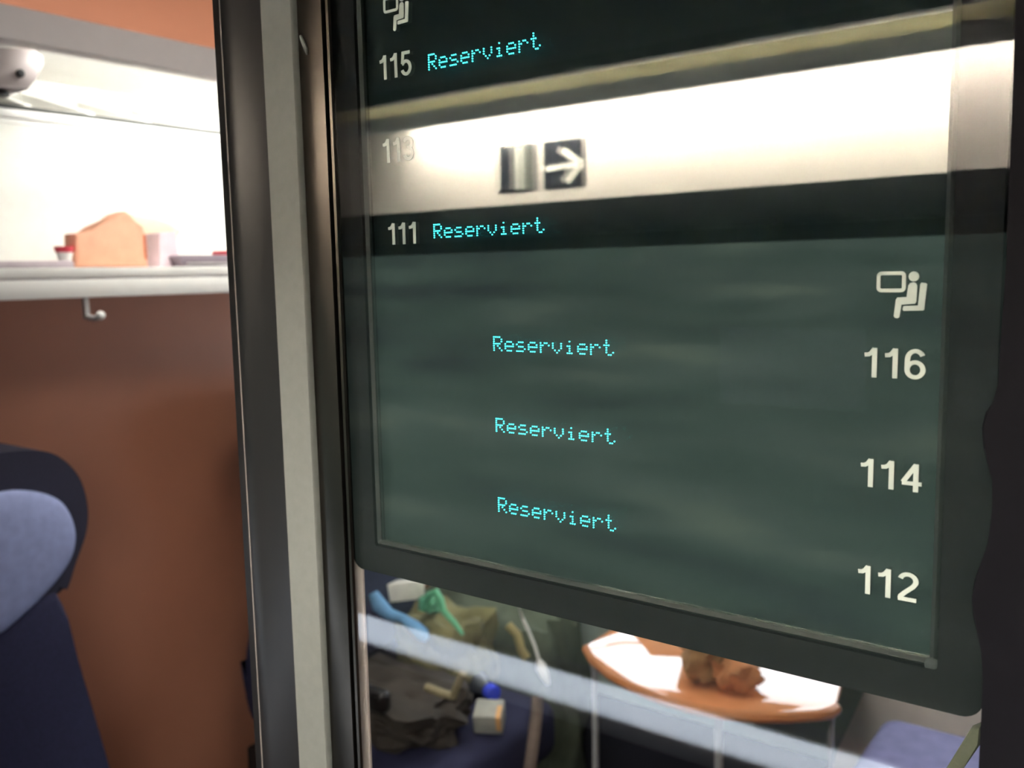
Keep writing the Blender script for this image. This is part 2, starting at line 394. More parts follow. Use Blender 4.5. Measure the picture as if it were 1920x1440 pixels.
def ribbon(bm, path, wd, P):
    pts = [Vector((p[0], p[1])) for p in path]; L = []; Rr = []
    closed = (pts[0]-pts[-1]).length < 1e-6
    for i, p in enumerate(pts):
        a = pts[i-1] if i > 0 else (pts[-2] if closed else None); c = pts[i+1] if i < len(pts)-1 else (pts[1] if closed else None)
        d1 = (p-a).normalized() if a is not None else None; d2 = (c-p).normalized() if c is not None else None
        if d1 is None: d1 = d2
        if d2 is None: d2 = d1
        t = (d1+d2); t = t.normalized() if t.length > 1e-6 else d1
        nn = Vector((-t.y, t.x)); k = 1/max(0.6, nn.dot(Vector((-d1.y, d1.x))))
        L.append(p+nn*wd/2*k); Rr.append(p-nn*wd/2*k)
    for y in (0, 1):
        pass
    vl = [bm.verts.new(P(q, 0)) for q in L]; vr = [bm.verts.new(P(q, 0)) for q in Rr]
    wl = [bm.verts.new(P(q, 1)) for q in L]; wr = [bm.verts.new(P(q, 1)) for q in Rr]
    for i in range(len(pts)-1):
        bm.faces.new((vl[i], vr[i], vr[i+1], vl[i+1])); bm.faces.new((wr[i], wl[i], wl[i+1], wr[i+1]))
        bm.faces.new((vl[i+1], wl[i+1], wl[i], vl[i])); bm.faces.new((vr[i], wr[i], wr[i+1], vr[i+1]))
    bm.faces.new((vl[0], wl[0], wr[0], vr[0])); bm.faces.new((vl[-1], vr[-1], wr[-1], wl[-1]))
PRY = PY - 0.0003
def seat_number(s, lb, rb, top):
    """lb, rb: pixels of the base line ends, top: pixel of the top of the first digit"""
    L, Rr, T = atY(*lb, PRY), atY(*rb, PRY), atY(*top, PRY)
    x0, x1 = L.x, Rr.x; z0 = 0.5*(L.z+Rr.z); h = T.z - L.z
    b = B()
    adv = [0.55, 0.55, 0.52]; tot = 1.62 - 0.03
    if s[-1] == '1': tot = 0.55*2+0.30+SW/2
    sx = (x1-x0)/(tot-0.03); x = -0.03
    for k, ch in enumerate(s):
        for si, st in enumerate(DIG[ch]):
            ribbon(b, st, SW, lambda q, d, x=x, si=si: (x0+(x+q.x)*sx, PRY - 0.00004*si + (0 if d == 0 else 0.00025), z0+q.y*h))
        x += adv[k]
    o = obj('seat_number', b, PRINT, disp, smooth=False); o['label'] = 'pale printed seat number ' + s
seat_number('115', (713, 150), (770, 141), (716, 104))
seat_number('113', (719, 307), (774, 299), (722, 262))
seat_number('111', (729, 458), (780, 458), (731, 418))
seat_number('116', (1620, 707), (1731, 712), (1622, 652))
seat_number('114', (1613, 911), (1724, 924), (1616, 859))
seat_number('112', (1608, 1112), (1717, 1129), (1611, 1060))

# --- printed pictograms: screen and seated passenger (traced from the lower right one)
def px4(x, y):
    p = atY(1560+x/5.143, 480+y/5.143, PRY); return (p.x, p.z)
def pictogram(dx, dz):
    b = B()
    o0 = px4(428, 350); ref = px4(916, 150)
    def Q(x, y):
        q = px4(x, y); return Vector((q[0]+dx, q[1]+dz))
    def flat(pts):
        add_prism(b, [(p.x, p.y) for p in pts], 'y', PRY, PRY+0.00025)
    A0, A1 = Q(446, 333), Q(696, 165)
    cx, cz = (A0.x+A1.x)/2, (A0.y+A1.y)/2
    ring = rrect(cx-(A1.x-A0.x)/2, cx+(A1.x-A0.x)/2, cz-(A1.y-A0.y)/2, cz+(A1.y-A0.y)/2, 0.0011, 5)
    ribbon(b, [Vector(p) for p in ring] + [Vector(ring[0])], 0.0014, lambda q, d: (q.x, PRY + (0 if d == 0 else 0.00025), q.y))
    hc = Q(789, 197); hr = abs(Q(840, 197).x-hc.x)
    flat([hc + Vector((math.cos(2*math.pi*k/24), math.sin(2*math.pi*k/24)))*hr for k in range(24)])
    flat([Q(*p) for p in ((778, 254), (752, 262), (735, 285), (728, 330), (718, 396), (630, 400), (615, 420), (594, 580), (608, 598), (634, 600), (650, 588), (668, 470), (800, 460), (812, 440), (822, 290), (812, 266), (796, 255))])
    flat([Q(*p) for p in ((862, 256), (906, 262), (917, 272), (888, 520), (876, 526), (690, 530), (680, 518), (686, 486), (700, 482), (828, 478), (850, 272))])
    return obj('seat_pictogram', b, PRINT, disp, smooth=False)
pictogram(0, 0)
tgt = atY(740, 58, PRY); own = px4(622, 600)
pictogram(tgt.x-own[0], tgt.z-own[1])

# --- dot matrix text
FONT = {'R': ['11110','10001','10001','11110','10100','10010','10001'],
        'e': ['00000','00000','01110','10001','11111','10000','01110'],
        's': ['00000','00000','01110','10000','01110','00001','11110'],
        'r': ['00000','00000','10110','11001','10000','10000','10000'],
        'v': ['00000','00000','10001','10001','10001','01010','00100'],
        'i': ['00000','00100','00000','01100','00100','00100','01110'],
        't': ['01000','01000','11100','01000','01000','01001','00110']}
TY = 0.0105
DOT = emitter('cyan_phosphor', (0.06, 0.80, 0.88), 5.0)
def lit_text(word, L, Rt, T, which):
    pl, pr_, ptop = atY(*L, TY), atY(*Rt, TY), atY(*T, TY)
    n = len(word); cols = (n-1)*6+3
    pitch = (pr_.x-pl.x)/cols; zb = 0.5*(pl.z+pr_.z); vp = (ptop.z-pl.z)/6
    b = B()
    for k, ch in enumerate(word):
        for r in range(7):
            for c in range(5):
                if FONT[ch][r][c] == '1':
                    cx = pl.x+(k*6+c)*pitch; cz = zb+(6-r)*vp
                    add_prism(b, [(cx+0.00037*math.cos(math.radians(45+45*q+22.5)), cz+0.00037*math.sin(math.radians(45+45*q+22.5))) for q in range(8)], 'y', TY, TY+0.0004)
    o = obj('lit_text', b, DOT, disp, smooth=False)
    o['label'] = 'lit cyan dot matrix word %s %s' % (word, which)
W = 'Reserviert'
lit_text(W, (804, 131), (1008, 90), (802, 104), 'beside 115')
lit_text(W, (809, 290), (1012, 265), (807, 264), 'beside 113')
lit_text(W, (814, 445), (1015, 435.5), (813, 421), 'beside 111')
lit_text(W, (926, 656.7), (1145, 665.5), (925, 632), 'left of 116')
lit_text(W, (930.5, 808), (1147.5, 832), (929, 784.5), 'left of 114')
lit_text(W, (935, 960), (1149, 993.5), (933, 935), 'left of 112')

# ------------------------------------------------------------------ corridor: cove light and direction sign
YV = -0.665
v0 = mir(1280, 165, YV).z; v1 = mir(1280, 100, YV).z
cove = thing('cove_light', 'corridor cove light, grey lip hiding a white tube above the cream panel, seen reflected', 'light', (-0.4, -0.73, v0))
def translucent_plastic(name, col, fac):
    m = bpy.data.materials.new(name); m.use_nodes = True; nt = m.node_tree; nt.nodes.clear()
    out = nt.nodes.new('ShaderNodeOutputMaterial'); mix = nt.nodes.new('ShaderNodeMixShader'); mix.inputs[0].default_value = fac
    d = nt.nodes.new('ShaderNodeBsdfDiffuse'); d.inputs[0].default_value = col
    t = nt.nodes.new('ShaderNodeBsdfTranslucent'); t.inputs[0].default_value = col
    nt.links.new(d.outputs[0], mix.inputs[1]); nt.links.new(t.outputs[0], mix.inputs[2]); nt.links.new(mix.outputs[0], out.inputs[0]); return m
LIPM = translucent_plastic('cove_lip_grey', lin(215, 215, 212), 0.1)
OLIVE = translucent_plastic('cove_lip_olive', lin(236, 231, 208), 0.28)
b = B(); add_prism(b, [(YV, v0), (YV, v1-0.0162), (YV-0.004, v1-0.0162), (YV-0.004, v0+0.002), (YV-0.003, v0)], 'x', -2.6, 1.2); obj('lip', b, LIPM, cove)
b = B(); add_prism(b, [(YV, v1-0.016), (YV+0.002, v1-0.012), (YV+0.002, v1-0.004), (YV, v1), (YV-0.004, v1), (YV-0.004, v1-0.016)], 'x', -2.6, 1.2); obj('edge_strip', b, OLIVE, cove)
b = B(); add_box(b, (-2.6, YC+0.001, v1+0.002), (1.2, YV+0.001, v1+0.02)); obj('top_board', b, BLACKMAT, cove)
TUBE = emitter('cove_tube', (1.0, 0.93, 0.84), 150.0)
b = B(); add_tube(b, [(-1.05, YC+0.050, v0+0.036), (0.75, YC+0.050, v0+0.036)], 0.012, 12); obj('tube', b, TUBE, cove)
b = B(); add_box(b, (-1.09, YC+0.035, v0+0.02), (-1.052, YC+0.065, v0+0.05)); obj('tube_holder', b, GREYPL, cove)
b = B(); add_box(b, (0.752, YC+0.035, v0+0.02), (0.79, YC+0.065, v0+0.05)); obj('tube_holder', b, GREYPL, cove)

NAVYS = mat('sign_navy', lin(22, 23, 36), 0.5, var=0.03)
SIGNW = mat('sign_white', lin(232, 228, 214), 0.5, var=0.0)
SIGNG = mat('sign_grey', lin(112, 112, 104), 0.5, var=0.0)
YS = YC + 0.0012
s0, s1 = mir(928, 362, YS), mir(996, 268, YS)
s2, s3 = mir(1010, 352, YS), mir(1088, 255, YS)
sgn = thing('direction_sign', 'navy toilet direction sign with a door symbol and a white arrow on the cream panel', 'sign', (-0.81, YC, 1.70))
zlo, zhi = 0.5*(s0.z+s2.z)-0.001, 0.5*(s1.z+s3.z)
b = B(); add_box(b, (s0.x, YC+0.0002, zlo), (s1.x, YS, zhi)); add_box(b, (s2.x, YC+0.0002, zlo), (s3.x, YS, zhi)); obj('plate', b, NAVYS, sgn)
W0 = s1.x-s0.x; H = zhi-zlo
b = B(); add_box(b, (s0.x+0.40*W0, YS, zlo+0.04*H), (s0.x+0.66*W0, YS+0.0006, zhi-0.02*H)); obj('door_symbol', b, mat('sign_pale_grey', lin(178, 176, 166), 0.5, var=0.0), sgn)
b = B(); add_prism(b, [(s0.x+0.66*W0, zlo+0.06*H), (s0.x+0.86*W0, zlo+0.01*H), (s0.x+0.86*W0, zhi-0.05*H), (s0.x+0.66*W0, zhi-0.02*H)], 'y', YS, YS+0.0006); obj('door_leaf', b, SIGNG, sgn)
W2 = s3.x-s2.x
b = B()
def AP(u, v): return Vector((s2.x+u*W2, zlo+v*H))
ribbon(b, [AP(0.06, 0.42), AP(0.80, 0.47)], 0.105*W2, lambda q, d: (q.x, YS + (0.0007 if d == 0 else 0), q.y))
ribbon(b, [AP(0.46, 0.80), AP(0.92, 0.48)], 0.125*W2, lambda q, d: (q.x, YS + (0.0008 if d == 0 else 0), q.y))
ribbon(b, [AP(0.92, 0.48), AP(0.55, 0.12)], 0.125*W2, lambda q, d: (q.x, YS + (0.0009 if d == 0 else 0), q.y))
obj('arrow', b, SIGNW, sgn, smooth=False)

# ------------------------------------------------------------------ outside the corridor window: green embankment
def bank_mat():
    m = bpy.data.materials.new('bank_vegetation'); m.use_nodes = True; nt = m.node_tree; bs = nt.nodes['Principled BSDF']
    bs.inputs['Roughness'].default_value = 1.0; bs.inputs['Specular IOR Level'].default_value = 0.0
    tc = nt.nodes.new('ShaderNodeTexCoord'); mp = nt.nodes.new('ShaderNodeMapping'); mp.inputs['Scale'].default_value = (0.25, 1.5, 1.5)
    n1 = nt.nodes.new('ShaderNodeTexNoise'); n1.inputs['Scale'].default_value = 2.2; n1.inputs['Detail'].default_value = 3
    nt.links.new(tc.outputs['Object'], mp.inputs[0]); nt.links.new(mp.outputs[0], n1.inputs['Vector'])
    r = nt.nodes.new('ShaderNodeValToRGB'); e = r.color_ramp.elements
    e[0].position = 0.30; e[0].color = lin(21, 24, 23); e[1].position = 0.72; e[1].color = lin(44, 48, 40)
    k = r.color_ramp.elements.new(0.48); k.color = lin(28, 34, 29)
    k = r.color_ramp.elements.new(0.60); k.color = lin(34, 39, 34)
    nt.links.new(n1.outputs[0], r.inputs[0]); nt.links.new(r.outputs[0], bs.inputs['Base Color'])
    return m
b = B(); nx, ny = 60, 24; g = []
for i in range(nx+1):
    row = []
    for j in range(ny+1):
        x = -16 + 22*i/nx; t = j/ny; y = -2.2 - 9*t; z = -1.2 + 8.5*max(0, t-0.12)**0.9
        z += 0.22*noise.noise(Vector((x*0.5, y*1.1, 0))) ; row.append(b.verts.new((x, y, z)))
    g.append(row)
for i in range(nx):
    for j in range(ny): b.faces.new((g[i][j], g[i+1][j], g[i+1][j+1], g[i][j+1]))
o = struct(obj('embankment', b, bank_mat()))

# ------------------------------------------------------------------ luggage rack on the left wall
XF = -1.58
XSF = XF-0.14
Y0, Y1 = 0.06, 1.84
rk = thing('luggage_rack', 'white luggage rack on the orange wall with grey fascia and lit back panel', 'luggage rack', (XL+0.15, 0.95, 1.53))
zA = atX(200, 42, XF).z; zBf = atX(200, 110, XF).z
zE = atX(213, 501, XSF).z; zF = atX(213, 556, XSF).z; zG = atX(213, 521, XSF).z
zC = atX(200, 226, XF-0.12).z; zD = atX(200, 243, XF-0.12).z
b = B(); add_prism(b, [(XF-0.02, zA), (XF, zA-0.006), (XF, zBf+0.004), (XF-0.006, zBf), (XF-0.03, zBf), (XF-0.03, zA)][::1], 'y', Y0, Y1); obj('fascia', b, mat('fascia_grey', lin(214, 208, 205), 0.5, var=0.02), rk)
b = B(); add_box(b, (XL+0.001, Y0, zA-0.036), (XF-0.031, Y1, zA-0.026)); obj('top_board', b, WHITEPL, rk)
RACKLAMP = emitter('rack_tube', (1.0, 0.99, 0.95), 50.0)
b = B(); add_box(b, (XF-0.060, atX(98, 120, XF-0.075).y, zBf+0.010), (XF-0.034, Y1-0.05, zBf+0.026), 0.004); obj('lamp_tube', b, RACKLAMP, rk)
b = B(); add_tube(b, [(XF-0.060, Y0+0.05, zA-0.014), (XF-0.060, Y1-0.05, zA-0.014)], 0.010, 10); obj('added_uplight', b, emitter('rack_fill_uplight', (1.0, 0.92, 0.82), 24.0), rk)  # unseen uplight, added to brighten the upper orange wall
b = B(); add_box(b, (XL+0.001, Y0, zE+0.001), (XL+0.012, Y1, zA-0.037)); obj('back_panel', b, WHITEPL, rk)
b = B(); add_box(b, (XL+0.001, Y0, zF+0.006), (XSF-0.006, Y1, zE)); add_box(b, (XSF-0.006, Y0, zG+0.002), (XSF, Y1, zE), 0.001); add_box(b, (XSF-0.006, Y0, zF), (XSF, Y1, zG-0.002), 0.001); obj('shelf', b, WHITEPL, rk)
b = B(); add_box(b, (XSF-0.006, Y0, zG-0.0025), (XSF-0.002, Y1, zG+0.0025)); obj('shelf_groove', b, GREYPL, rk)
b = B(); add_box(b, (XF-0.128, Y0, zD), (XF-0.118, Y1, zC), 0.002); add_box(b, (XF-0.126, Y0, zD-0.008), (XF-0.120, Y1, zD)); obj('front_rail', b, WHITEPL, rk)
b = B(); add_box(b, (XF-0.127, Y0, zC+0.0002), (XF-0.117, Y1, zC+0.007), 0.001); obj('rail_shade', b, mat('rail_shade_grey', lin(74, 76, 72), 0.7), rk)  # shade line along the rail, painted as a dark grey strip
for k, px in enumerate((48, 165, 270, 370)):
    p = atX(px, 205, XF-0.14)
    b = B(); add_prism(b, [(XF-0.13, zD), (XF-0.13, zC+0.012), (XL+0.02, zC+0.08), (XL+0.02, zC+0.03), (XF-0.16, zD)], 'y', p.y-0.006, p.y+0.006); obj('bracket', b, WHITEPL, rk)
hk = atX(165, 555, XSF)
ho = thing('coat_hook', 'pale coat hook under the white rack shelf edge', 'hook', (XSF-0.01, hk.y, zF))
b = B(); e = atX(172, 600, XSF)
add_box(b, (XSF-0.014, hk.y-0.006, e.z+0.002), (XSF-0.004, hk.y+0.004, zF-0.0002), 0.002)
add_tube(b, [(XSF-0.006, hk.y, e.z+0.006), (XSF+0.01, hk.y+0.006, e.z+0.003), (XSF+0.02, hk.y+0.009, e.z+0.007)], 0.0055, 10)
obj('arm', b, GREYPL, ho)
b = B(); bmesh.ops.create_uvsphere(b, u_segments=14, v_segments=10, radius=0.0085, matrix=Matrix.Translation((XSF+0.022, hk.y+0.010, e.z+0.009))); obj('knob', b, WHITEPL, ho)

# grey speaker and reading-light unit hanging under the fascia
sp_ = [atX(x, y, XF-0.075) for x, y in ((-60, 86), (62, 90), (82, 105), (83, 122), (66, 152), (54, 168), (-60, 160))]
XU = XF-0.075
su = thing('reading_light_unit', 'grey reading light unit hanging below the rack fascia at the door end', 'light unit', (XU, sp_[0].y, sp_[0].z))
b = B(); add_prism(b, [(p.y, p.z) for p in sp_], 'x', XU-0.09, XU, 0.004, 2)
UNIT = mat('unit_grey', lin(150, 140, 138), 0.5, var=0.03)
obj('housing', b, UNIT, su)
kn = atX(37, 138, XU)
b = B(); add_prism(b, [(kn.y+0.007*math.cos(a*math.pi/8), kn.z+0.007*math.sin(a*math.pi/8)) for a in range(16)], 'x', XU-0.001, XU+0.006, 0.0015); obj('button', b, BLACKMAT, su)
kl = atX(8, 171, XU)
b = B(); add_lathe(b, [(0.02, 0), (0.022, 0.004), (0.02, 0.008)], (XU-0.03, kl.y, kl.z-0.004)); obj('spot_lens', b, BLACKGLOSS, su)

# things standing on the rack shelf
def on_shelf(pts, X): return [((q := atX(x, y, X)).y, q.z) for x, y in pts]
zsh = zE + 0.0006
def fix(pts):            # sit the outline on the shelf
    zm = min(p[1] for p in pts); return [(p[0], zsh + (p[1]-zm)) for p in pts]
ORB = mat('orange_bag_cloth', lin(228, 168, 138), 0.8, var=0.06, bump=0.3)
XS = XSF-0.06
bag = thing('orange_bag', 'orange soft bag with a peaked top on the rack shelf', 'bag', (XS, atX(210, 480, XS).y, zsh))
pts = fix(on_shelf([(142, 499), (142, 436), (168, 433), (190, 428), (206, 412), (222, 399), (238, 394), (250, 403), (262, 428), (274, 437), (280, 499)], XS))
b = B(); add_prism(b, pts, 'x', XS-0.05, XS, 0.008, 3); obj('body', b, ORB, bag)
b = B(); p0 = atX(272, 440, XS); p1 = atX(279, 495, XS)
add_box(b, (XS-0.04, p0.y-0.0035, p1.z+0.01), (XS+0.003, p0.y+0.001, p0.z), 0.001); obj('side_seam', b, mat('seam', lin(190, 110, 80), 0.8), bag)
CLO = mat('cream_cloth', lin(236, 216, 190), 0.9, var=0.05, bump=0.3)
XS2 = XSF-0.175
pts = fix(smooth_pts(on_shelf([(238, 499), (238, 400), (262, 396), (300, 410), (330, 420), (345, 432), (322, 444), (310, 499)], XS2), 1))
b = B(); add_prism(b, pts, 'x', XS2-0.05, XS2, 0.008, 3); tag(obj('folded_cloth', b, CLO), 'cream folded cloth standing behind the orange bag', 'cloth')
XS3 = XSF-0.11
pts = fix(on_shelf([(286, 499), (284, 436), (316, 432), (322, 499)], XS3))
b = B(); add_prism(b, pts, 'x', XS3-0.03, XS3+0.03, 0.003); tag(obj('paper_bag', b, mat('pink_paper', lin(226, 206, 214), 0.8)), 'pale pink paper bag right of the orange bag on the rack', 'bag')
XS4 = XSF-0.04
cs = thing('laptop_case', 'dark grey flat case lying on the rack near the door frame', 'case', (XS4, atX(390, 490, XS4).y, zsh))
pts = fix(on_shelf([(344, 499), (336, 481), (342, 478), (440, 478), (440, 499)], XS4))
b = B(); add_prism(b, pts, 'x', XS4-0.12, XS4, 0.003); obj('body', b, mat('case_grey', lin(120, 108, 118), 0.6), cs)
b = B(); q0 = atX(350, 484, XS4+0.001); q1 = atX(430, 481, XS4+0.001); add_box(b, (XS4, q0.y, zsh+0.006), (XS4+0.002, q1.y, zsh+0.0085)); obj('zip', b, METAL, cs)
pts = fix(on_shelf([(-30, 499), (-30, 487), (138, 486), (141, 499)], XS4))
b = B(); add_prism(b, pts, 'x', XS4-0.12, XS4, 0.003); tag(obj('magazine_pile', b, mat('grey_paper', lin(176, 164, 170), 0.7)), 'flat grey magazine pile left of the orange bag on the rack', 'magazines')
zc = max(p[1] for p in pts)+0.0004
cup = atX(121, 480, XS4-0.03)
cu = thing('paper_cup', 'small red and white paper cup standing on the grey magazine pile', 'cup', (XS4-0.03, cup.y, zc))
b = B(); add_lathe(b, [(0.012, 0), (0.016, 0.016)], (XS4-0.03, cup.y, zc), 20); obj('cup_base', b, WHITEPL, cu)
b = B(); add_lathe(b, [(0.016, 0.0161), (0.0185, 0.026), (0.0185, 0.0275)], (XS4-0.03, cup.y, zc), 20); obj('red_band', b, mat('cup_red', lin(206, 60, 74), 0.5), cu)
pr_ = atX(424, 462, XS4-0.05)
XZ = max(p[1] for p in fix(on_shelf([(344, 499), (440, 478)], XS4)))
b = B(); add_box(b, (XS4-0.09, pr_.y-0.012, zsh+0.0235), (XS4-0.03, pr_.y+0.05, zsh+0.037), 0.003); tag(obj('red_pouch', b, mat('pouch_red', lin(206, 74, 90), 0.6)), 'red pouch on top of the dark grey flat case', 'pouch')

# ------------------------------------------------------------------ seats
XH = -1.66                                     # front plane of the headrests on the left wall
YCEN = 0.305
def half(pts, X, yc):
    h = [((q := atX(x, y, X)).y, q.z) for x, y in pts]
    return [(max(p[0], yc+0.001), p[1]) for p in h] + [(2*yc-max(p[0], yc+0.001), p[1]) for p in h[::-1]]
shell = half([(20, 845), (70, 844), (99, 849), (125, 865), (149, 893), (159, 919), (166, 954), (164, 995), (152, 1030), (140, 1062), (131, 1095), (117, 1123)], XH, YCEN)
padp = half([(20, 921), (44, 920), (85, 924), (117, 937), (134, 954), (146, 983), (149, 1010), (143, 1042), (123, 1077), (96, 1109), (58, 1147), (20, 1180), (5, 1192)], XH+0.03, YCEN)
back = half([(110, 1112), (121, 1132), (128, 1164), (146, 1237), (176, 1340), (205, 1440), (228, 1530)], XH+0.01, YCEN)
def make_seat(label, root_y):
    t = thing('compartment_seat', label, 'seat', (XL+0.30, YCEN, 0.0), 'seats along the compartment walls')
    b = B(); add_prism(b, smooth_pts(shell, 2), 'x', XL+0.12, XH, 0.02, 4); obj('headrest', b, SHELLF, t)
    b = B(); add_pillow(b, smooth_pts(padp, 2), 'x', XH-0.005, XH+0.05, 8); obj('headrest_cover', b, PADF, t)
    lowz = 0.50; ex = max(p[0] for p in back)
    pts = [p for p in back if p[1] > 0]
    zb = min(p[1] for p in back)
    b = B()
    half_w = ex-YCEN
    pts = [p for p in back[:len(back)//2]] + [(YCEN+0.222, zb-0.06), (YCEN+0.222, lowz), (YCEN-0.222, lowz), (YCEN-0.222, zb-0.06)] + [p for p in back[len(back)//2:]]
    add_prism(b, pts, 'x', XL+0.10, XH+0.012, 0.015, 3); obj('backrest', b, NAVY, t)
    b = B(); add_box(b, (XL+0.11, YCEN-0.222, 0.34), (XL+0.76, YCEN+0.222, 0.485), 0.04, 4); obj('seat_cushion', b, NAVY, t)
    b = B(); add_box(b, (XL+0.05, YCEN-0.20, 0.0), (XL+0.55, YCEN+0.20, 0.335), 0.01); obj('base', b, BLACKMAT, t)
    for s in (-1,):
        b = B(); add_box(b, (XL+0.22, YCEN+s*0.244-0.019, 0.60), (XL+0.62, YCEN+s*0.244+0.019, 0.65), 0.014, 3); obj('armrest', b, BLACKGLOSS, t)
    return t
seat1 = make_seat('blue seat with pale blue headrest cover, nearest the open door', 0)
def place_copy(src, dy, label, flip=False):
    c = copy_tree(src)
    c['label'] = label
    if flip:
        c.rotation_euler = (0, 0, math.pi); c.location = (XR-0.30, YCEN+dy, 0)
    else:
        c.location = (src.location.x, YCEN+dy, 0)
    return c
s2 = place_copy(seat1, 0.935, 'dark blue seat by the window on the left, seen below the panel under the bags')
rs = place_copy(seat1, 1.15, 'blue seat at the window end of the right wall, under the lilac cushion', True)
for root, far in ((s2, lambda y: y > 0), (rs, lambda y: True)):
    for ch in [x for x in bpy.data.objects if x.parent == root and x.name.startswith('armrest')]:
        cyy = sum(v.co.y for v in ch.data.vertices)/len(ch.data.vertices) - YCEN
        if far(cyy): bpy.data.objects.remove(ch)

# ------------------------------------------------------------------ table under the window
ZT = 0.72
tb = thing('folding_table', 'orange wood window table with a curved front edge, bright sky mirrored in it', 'table', (-0.78, 1.5, ZT))
arcp = [((q := atZ(x, y, ZT)).x, q.y) for x, y in ((1101, 1208), (1112, 1228), (1145, 1256), (1190, 1280), (1240, 1300), (1300, 1318), (1360, 1329), (1420, 1334), (1480, 1334), (1530, 1331), (1556, 1327), (1568, 1318))]
y_end = YB-0.002
poly = arcp + [(arcp[-1][0]-0.11, y_end), (arcp[0][0]+0.004, y_end)]
b = B(); add_prism(b, poly, 'z', ZT-0.022, ZT, 0.003, 2); obj('tabletop', b, WOOD, tb)
b = B()
edge = [(p[0], p[1]-0.001, ZT-0.011) for p in arcp]
add_tube(b, edge, 0.0115, 8); obj('front_edge', b, WOODEDGE, tb)
LEG = mat('table_leg_metal', lin(158, 160, 163), 0.4, metal=0.0, var=0.03)
for (x, y, wdt) in ((arcp[0][0]+0.012, arcp[0][1]+0.012, 0.006), (atZ(1328, 1330, ZT).x, atZ(1328, 1330, ZT).y+0.05, 0.007), (arcp[-1][0]-0.012, arcp[-1][1]+0.012, 0.005)):
    b = B(); add_box(b, (x-wdt, y-wdt, 0.0), (x+wdt, y+wdt, ZT-0.0225), 0.002); obj('leg', b, LEG, tb)

# crumpled brown paper bag on the table
PAPER = mat('brown_paper', lin(150, 112, 72), 0.85, var=0.35, scale=25, bump=0.9)
def lump(center, size, seed, amp=0.25, n=3):
    b = B(); bmesh.ops.create_icosphere(b, subdivisions=n, radius=1.0)
    for v in b.verts:
        d = 1 + amp*noise.noise(v.co*2.1+Vector((seed, 0, 0))) + 0.5*amp*noise.noise(v.co*5.3+Vector((0, seed, 0)))
        p = v.co*d; z = max(p.z, -0.82)
        v.co = Vector((center[0]+p.x*size[0], center[1]+p.y*size[1], center[2]+(z+0.82)*size[2]))
    return b
q = atZ(1338, 1294, ZT)
pb = thing('paper_bag', 'crumpled brown paper bag with food on the orange table', 'bag', (q.x, q.y+0.07, ZT))
obj('bag_body', lump((q.x-0.03, q.y+0.10, ZT+0.0005), (0.085, 0.11, 0.075), 3.3, 0.5, 4), PAPER, pb)
obj('pastry', lump((q.x+0.035, q.y+0.03, ZT+0.0008), (0.045, 0.045, 0.045), 8.1, 0.4, 3), mat('pastry_crust', lin(190, 128, 84), 0.8, var=0.3, scale=40), pb)

# beige side cabinet and loose blue cushion right of the table
b = B(); add_prism(b, [(-0.475, 0.75), (-0.552, 0.604), (-0.632, 0.385), (-0.68, 0.0), (0.15, 0.0), (0.15, 0.75)], 'y', 1.760, YB-0.013, 0.004)
tag(obj('side_cabinet', b, BEIGE), 'beige side cabinet with a slanted edge right of the orange table', 'cabinet')
b = B(); add_box(b, (-0.50, 1.30, 0.4875), (-0.10, 1.665, 0.575), 0.04, 5)
tag(obj('seat_pad', b, mat('lilac_blue_fabric', lin(138, 138, 182), 0.9, var=0.12, scale=30, bump=0.3)), 'lilac blue cushion in front of the beige cabinet at lower right', 'cushion')

# ------------------------------------------------------------------ belongings on and around the left window seat
DARKC = mat('dark_brown_cloth', lin(56, 50, 44), 0.9, var=0.4, scale=12, bump=0.8)
OLV = mat('olive_cloth', lin(112, 107, 70), 0.9, var=0.35, scale=12, bump=0.7)
GRNG = mat('grey_green_cloth', lin(84, 92, 76), 0.9, var=0.35, scale=10, bump=0.7)
def bag_lump(center, size, seed, amp=0.2, n=4, sq=0.6):
    b = B(); bmesh.ops.create_icosphere(b, subdivisions=n, radius=1.0)
    for v in b.verts:
        c = v.co
        k = max(abs(c.x), abs(c.y), abs(c.z)); c = c*(1-sq) + c/k*sq
        d = 1 + amp*noise.noise(v.co*2.3+Vector((seed, 0, 0))) + 0.5*amp*noise.noise(v.co*5.7+Vector((0, seed, 0)))
        p = c*d; z = max(p.z, -0.9)
        v.co = Vector((center[0]+p.x*size[0], center[1]+p.y*size[1], center[2]+(z+0.9)*size[2]))
    return b
SEATZ = 0.4862
bp = thing('backpack', 'dark brown backpack standing on the floor between the two blue seats', 'backpack', (-1.36, 0.78, 0.0))
obj('pack_body', bag_lump((-1.36, 0.77, 0.0008), (0.24, 0.155, 0.29), 1.7, 0.16), DARKC, bp)
obj('front_pocket', bag_lump((-1.055, 0.77, 0.03), (0.05, 0.11, 0.14), 4.4, 0.16, 3), DARKC, bp)
b = B(); add_tube(b, [(-1.30, 0.70, 0.52), (-1.22, 0.72, 0.60), (-1.16, 0.78, 0.58), (-1.12, 0.84, 0.46)], 0.012, 8); obj('carry_strap', b, mat('grey_webbing', lin(96, 88, 84), 0.8, var=0.1), bp)
jk = thing('dark_jacket', 'dark brown jacket crumpled on the left window seat below the white bar', 'jacket', (-1.48, 1.15, SEATZ))
obj('jacket_heap', bag_lump((-1.47, 1.13, SEATZ), (0.17, 0.12, 0.06), 2.9, 0.3), DARKC, jk)
b = B(); add_tube(b, [atY(x, y, 1.03) for x, y in ((800, 1288), (830, 1300), (850, 1305), (860, 1280), (868, 1262))], 0.009, 8); obj('belt', b, mat('tan_webbing', lin(142, 132, 104), 0.8), jk)
ol = thing('olive_coat', 'olive coat piled at the back of the left window seat under the white paper', 'coat', (-1.52, 1.40, SEATZ))
